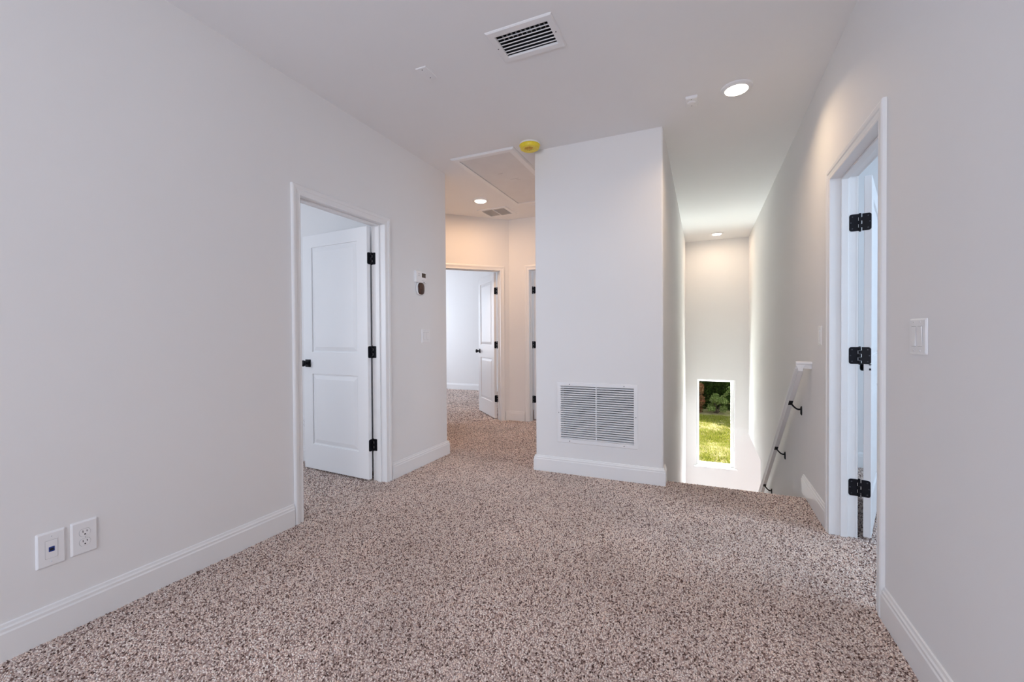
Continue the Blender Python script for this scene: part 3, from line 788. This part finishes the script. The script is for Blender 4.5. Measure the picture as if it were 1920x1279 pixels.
MB().loft([[F(x, y, 0) for x, y in oval(0.104, 0.110)], [F(x, y, 0.020) for x, y in oval(0.114, 0.120)], [F(x, y, 0.030) for x, y in oval(0.110, 0.116)]]).build('shell', M['plate'], so_, smooth=True)
fc = MB().loft([[F(x, y, 0.0285) for x, y in oval(0.098, 0.106)], [F(x, y, 0.034) for x, y in oval(0.096, 0.104)], [F(x, y, 0.038) for x, y in oval(0.062, 0.078)],
                [F(x, y, 0.0395) for x, y in oval(0.03, 0.04)]]).build('face', M['brown'], so_, smooth=True)
fc['label'] = 'glossy dark brown oval face'
MB().box(-0.005, 0.005, 0.036, 0.040, 0.0345, 0.0375, fn=F).build('light_dot', M['mark'], so_)

# ------------------------------------------------------------------ handrail on black brackets
SL = 0.733                                  # fall per metre of run
hr = empty('handrail', (0.61, 3.48, 0.93), 'white painted handrail with mitred return descending the stair wall', 'handrail')
RX0, RX1 = 0.577, 0.631
# ogee section, wide crown over a narrower underside: (across, height normal to the slope)
half = [(0.590, 0.0), (0.5895, 0.010), (0.5865, 0.016), (0.5845, 0.019), (0.5845, 0.023), (0.5795, 0.028), (0.577, 0.033), (0.577, 0.047), (0.580, 0.052)]
sec = half + [(RX0 + RX1 - x, h) for x, h in reversed(half)]
ang = math.atan(SL)
nrm = (math.sin(ang), math.cos(ang))
def rail_pt(y, x, h):
    z = 0.958 - 0.0615 - (y - 3.490) * SL
    return (x, y + nrm[0] * h * 0.0, z + h / math.cos(ang))
ring_a = [rail_pt(3.478, x, h) for x, h in sec]; ring_b = [rail_pt(6.62, x, h) for x, h in sec]
MB().loft([ring_a, ring_b]).build('rail', M['rail'], hr, 0.0008)
# return: short level piece from the rail into the wall, same section turned on plan
za = rail_pt(3.478, 0, 0)[2]
top_h = 0.052 / math.cos(ang)
secr = [(0.013, 0.016), (0.0125, 0.026), (0.0095, 0.032), (0.0075, 0.035), (0.0075, 0.039), (0.0025, 0.044), (0.0, 0.049), (0.0, 0.059), (0.003, top_h)]
rl = []
for x in (RX0 + 0.001, XR):
    rl.append([(x, 3.4745 + y, za + h) for y, h in secr] + [(x, 3.4745 + 0.054 - y, za + h) for y, h in reversed(secr)])
MB().loft(rl).build('return', M['rail'], hr, 0.0008)
for yb in (3.842, 4.545, 5.365):
    zb_ = rail_pt(yb, 0, 0)[2]
    yw, zw = yb - 0.055, zb_ - 0.035
    mb = MB()
    # saddle under the rail
    mb.loft([[(0.591, yb - 0.022, zb_ + 0.022 * SL + 0.001), (0.617, yb - 0.022, zb_ + 0.022 * SL + 0.001), (0.617, yb + 0.022, zb_ - 0.022 * SL + 0.001), (0.591, yb + 0.022, zb_ - 0.022 * SL + 0.001)],
             [(0.591, yb - 0.022, zb_ + 0.022 * SL - 0.007), (0.617, yb - 0.022, zb_ + 0.022 * SL - 0.007), (0.617, yb + 0.022, zb_ - 0.022 * SL - 0.007), (0.591, yb + 0.022, zb_ - 0.022 * SL - 0.007)]])
    br = mb.build('bracket', M['black'], hr); br['label'] = 'black metal bracket'
    # curved arm
    rings = []
    for i in range(11):
        s = i / 10
        x = 0.604 + (0.664 - 0.604) * s
        z = zb_ - 0.004 - 0.045 * math.sin(s * math.pi * 0.62) + 0.004 * s
        y = yb - 0.030 * s
        dx, dz = 1, -0.045 * math.pi * 0.62 * math.cos(s * math.pi * 0.62) / 0.058
        l_ = math.hypot(dx, dz)
        rings.append(circle((x, y, z), 0.0062, ((0, 1, 0), (-dz / l_, 0, dx / l_)), 10))
    MB().loft(rings).build('arm', M['black'], br, smooth=True)
    zc = rings[-1][0].z - 0.012
    yc = yb - 0.030
    MB().loft([[(XR, yc + x, zc + y) for x, y in oval(0.032, 0.070, 20)], [(XR - 0.005, yc + x, zc + y) for x, y in oval(0.030, 0.068, 20)], [(XR - 0.009, yc + x, zc + y) for x, y in oval(0.018, 0.05, 20)]]).build('wall_plate', M['black'], br)

# ------------------------------------------------------------------ staircase (carpeted)
st = empty('staircase', (0.195, YE, 0), 'carpeted staircase going down toward the narrow window', 'stairs')
rise, run = 0.19, 0.26
for k in range(1, 14):
    y0 = YE + (k - 1) * run; z = -k * rise
    MB().box(XB + 0.001, XR - 0.001, y0 - 0.0, y0 + run + 0.02, z - 0.19, z).build('tread', M['tread'], st, 0.012)

# ------------------------------------------------------------------ stair window
w1 = empty('window_1', ((WX0 + WX1) / 2, YS + 0.1, WZ0), 'tall narrow white framed window at the foot of the stairwell', 'window', kind='structure')
frame_ring((WX0, WX1, WZ0, WZ1), (WX0 + 0.038, WX1 - 0.052, WZ0 + 0.045, WZ1 - 0.036), YS + 0.135, 0.05, 'y', 0.004).build('window_frame', M['trim'], w1)
MB().box(WX0 + 0.03, WX1 - 0.045, YS + 0.108, YS + 0.112, WZ0 + 0.04, WZ1 - 0.03).build('pane', M['glass'], w1)
MB().box(WX0 - 0.045, WX1 + 0.045, YS - 0.035, YS + 0.085, WZ0 - 0.022, WZ0 + 0.001).build('sill', M['trim'], w1, 0.005)

# ------------------------------------------------------------------ garden outside
GZ = -3.0
ln = MB()
nx, ny = 24, 40
vs = [(-6 + 14 * i / nx, 9.0 + 24 * j / ny, GZ + 0.05 * math.sin(i * 1.3) * math.cos(j * 0.9)) for j in range(ny + 1) for i in range(nx + 1)]
ln.add(vs, [(j * (nx + 1) + i, j * (nx + 1) + i + 1, (j + 1) * (nx + 1) + i + 1, (j + 1) * (nx + 1) + i) for j in range(ny) for i in range(nx)])
lawn = ln.build('lawn', M['soil']); tag(lawn, 'patchy sunlit lawn outside the narrow window', 'lawn', kind='structure')

def mesh_np(name, verts, nper, faces_local, mat, parent=None):
    """n copies of a small polygon set; verts (n, nper, 3)"""
    n = len(verts)
    me = bpy.data.meshes.new(name)
    off = np.array(parent_loc(parent)) if parent else 0
    V = (verts.reshape(-1, 3) - off).astype(np.float32)
    me.vertices.add(len(V)); me.vertices.foreach_set('co', V.ravel())
    lens = np.array([len(f) for f in faces_local]); flat = np.array([i for f in faces_local for i in f])
    loops = (np.arange(n)[:, None] * nper + flat[None, :]).ravel()
    tot = np.tile(lens, n); start = np.concatenate(([0], np.cumsum(tot)[:-1]))
    me.loops.add(len(loops)); me.loops.foreach_set('vertex_index', loops.astype(np.int32))
    me.polygons.add(len(tot)); me.polygons.foreach_set('loop_start', start.astype(np.int32)); me.polygons.foreach_set('loop_total', tot.astype(np.int32))
    me.update(calc_edges=True); me.materials.append(mat)
    o = bpy.data.objects.new(name, me); COL.objects.link(o)
    if parent: o.parent = parent
    return o

def blades(n, x0, x1, y0, y1, hmin, hmax, w):
    x = rng.uniform(x0, x1, n); y = rng.uniform(y0, y1, n)
    # clumped: keep where a cheap noise is high
    k = np.sin(x * 5.1 + np.sin(y * 3.3) * 2) * np.cos(y * 4.3 + np.sin(x * 2.7) * 2) + rng.normal(0, 0.6, n)
    keep = k > -0.45
    x, y = x[keep], y[keep]; n = len(x)
    a_ = rng.uniform(0, 2 * np.pi, n); hh = rng.uniform(hmin, hmax, n); ln_ = rng.uniform(0.2, 1.1, n) * hh; b_ = rng.uniform(0, 2 * np.pi, n)
    V = np.zeros((n, 3, 3))
    base = np.stack([x, y, np.full(n, GZ - 0.03)], 1)
    d_ = np.stack([np.cos(a_), np.sin(a_), np.zeros(n)], 1) * w
    V[:, 0] = base - d_; V[:, 1] = base + d_
    V[:, 2] = base + np.stack([np.cos(b_) * ln_, np.sin(b_) * ln_, hh], 1)
    return V
gv = blades(110000, -3.0, 4.5, 13.5, 24.4, 0.05, 0.14, 0.012)
gr = mesh_np('grass', gv, 3, [(0, 1, 2)], M['grass']); tag(gr, 'short sunlit grass growing on the lawn outside', 'grass', kind='stuff')

def leaves(centres, size):
    n = len(centres)
    a_ = rng.normal(size=(n, 3)); a_ /= np.linalg.norm(a_, axis=1)[:, None]
    b_ = rng.normal(size=(n, 3)); b_ -= a_ * np.sum(a_ * b_, 1)[:, None]; b_ /= np.linalg.norm(b_, axis=1)[:, None]
    s = (size * rng.uniform(0.6, 1.3, n))[:, None]
    V = np.zeros((n, 4, 3))
    V[:, 0] = centres - a_ * s; V[:, 1] = centres + b_ * s * 0.45; V[:, 2] = centres + a_ * s; V[:, 3] = centres - b_ * s * 0.45
    return V

def tube(mb, pts, r0_, r1_, n=8):
    rings = []
    for i, p in enumerate(pts):
        p = Vector(p); q = Vector(pts[min(i + 1, len(pts) - 1)]) - Vector(pts[max(i - 1, 0)])
        q.normalize(); u_ = q.orthogonal().normalized(); v_ = q.cross(u_)
        r = r0_ + (r1_ - r0_) * i / (len(pts) - 1)
        rings.append(circle(p, r, (u_, v_), n))
    return mb.loft(rings)

def bush(name, x, y, w, h, n, size, mat, label, cat, z0=None, blobs=9):
    z0 = GZ if z0 is None else z0
    e = empty(name, (x, y, GZ), label, cat, 'shrubs behind the lawn')
    cs = []
    for q in range(blobs):
        c = np.array([x + rng.uniform(-w / 2, w / 2) * 0.75, y + rng.uniform(-0.4, 0.4), z0 + h * rng.uniform(0.03, 0.85)])
        r = np.array([w * rng.uniform(0.16, 0.30), 0.45, h * rng.uniform(0.12, 0.22)])
        m_ = n // blobs
        dd = rng.normal(size=(m_, 3)); dd /= np.linalg.norm(dd, axis=1)[:, None]
        cs.append(c + dd * r * (rng.uniform(0.4, 1.05, m_)[:, None]))
        mbs = MB(); tube(mbs, [(x + rng.uniform(-.1, .1), y, GZ - 0.05), (x + (c[0] - x) * 0.5, y, GZ + (c[2] - GZ) * 0.55), tuple(c)], 0.035, 0.008)
        mbs.build('stem', M['bark'], e)
    cs = np.concatenate(cs)
    o = mesh_np('foliage', leaves(cs, size), 4, [(0, 1, 2, 3)], mat, e); o['kind'] = 'stuff'
    return e
bush('shrub', -3.3, 26.8, 2.6, 3.6, 8000, 0.11, M['dark_leaf'], 'tall dark green shrub at left behind the lawn', 'shrub', blobs=20)
bush('shrub', 0.30, 26.8, 3.4, 4.2, 22000, 0.10, M['dark_leaf'], 'tall dark green shrub in the middle behind the lawn', 'shrub', blobs=46)
bush('shrub', 3.9, 26.8, 2.6, 3.6, 8000, 0.11, M['dark_leaf'], 'tall dark green shrub at right behind the lawn', 'shrub', blobs=20)
lg = bush('shrub', 0.62, 25.1, 0.95, 1.05, 2600, 0.05, M['light_leaf'], 'light green shrub with a long arching branch', 'shrub', blobs=9)
br_pts = [(0.45 + 0.85 * t, 25.1 - 0.1 * t, -2.75 + 1.25 * t - 0.18 * t * t) for t in [i / 8 for i in range(9)]]
tube(MB(), br_pts, 0.018, 0.006).build('branch', M['bark'], lg)
bc = np.array([br_pts[i] for i in rng.integers(2, 9, 260)]) + rng.normal(0, 0.055, (260, 3))
bl = mesh_np('branch_foliage', leaves(bc, 0.055), 4, [(0, 1, 2, 3)], M['light_leaf'], lg); bl['kind'] = 'stuff'
bush('shrub', -0.32, 25.3, 0.75, 1.75, 3000, 0.05, M['red_leaf'], 'russet leaved shrub at the left of the window view', 'shrub', blobs=12)

# ------------------------------------------------------------------ carpet pile: short twisted tufts, counted as stuff
def tufts(x0, x1, y0, y1, s, inside=None, hz=0.0046):
    nx_, ny_ = int((x1 - x0) / s), int((y1 - y0) / s)
    gx, gy = np.meshgrid(np.arange(nx_), np.arange(ny_))
    x = x0 + (gx.ravel() + 0.5 + rng.uniform(-.5, .5, nx_ * ny_)) * s
    y = y0 + (gy.ravel() + 0.5 + rng.uniform(-.5, .5, nx_ * ny_)) * s
    if inside is not None:
        k = inside(x, y); x, y = x[k], y[k]
    n = len(x)
    a_ = rng.uniform(0, 2 * np.pi, n); t_ = rng.uniform(0, 2 * np.pi, n)
    tilt = rng.uniform(0.0, 0.9, n) * s
    h_ = hz * rng.uniform(0.55, 1.1, n)
    V = np.zeros((n, 6, 3))
    rb, rt = s * 0.55, s * 0.34
    cx_ = x + np.cos(t_) * tilt; cy2 = y + np.sin(t_) * tilt
    for q in range(3):
        an = a_ + q * 2 * np.pi / 3
        V[:, q, 0] = x + rb * np.cos(an); V[:, q, 1] = y + rb * np.sin(an); V[:, q, 2] = -0.001
        an = an + 0.7
        V[:, 3 + q, 0] = cx_ + rt * np.cos(an); V[:, 3 + q, 1] = cy2 + rt * np.sin(an); V[:, 3 + q, 2] = h_ * (0.75 + 0.12 * q)
    return V
main = tufts(XL - T, XR + T, 0.15, YE + 0.012, 0.0074, lambda x, y: ~((x > XA) & (x < XB) & (y > YC)) & ((x > XL + 0.012) | ((y > LO0) & (y < LO1))) & ((x < XR - 0.012) | ((y > RO0) & (y < RO1))))
hall = tufts(-3.25, XA, YE + 0.012, P0.y + 0.1, 0.0085, lambda x, y: ((x - P0.x) * NV.x + (y - P0.y) * NV.y < 0.05) & ~((x < XL) & (y < YH)))
lroom = tufts(-3.9, XL - T, 1.2, 2.894, 0.0095)
rroom = tufts(XR + T, 1.9, RO0 - 0.2, 4.62, 0.0095)
froom = tufts(-5.4, -2.55, 4.6, 8.1, 0.015, lambda x, y: ((x - P0.x) * NV.x + (y - P0.y) * NV.y > 0.05))
V = np.concatenate([main, hall, lroom, rroom, froom])
pile = mesh_np('pile', V, 6, [(0, 1, 4, 3), (1, 2, 5, 4), (2, 0, 3, 5), (3, 4, 5)], M['pile'], fl)
pile['kind'] = 'stuff'
pile['label'] = 'speckled cut pile tufts'
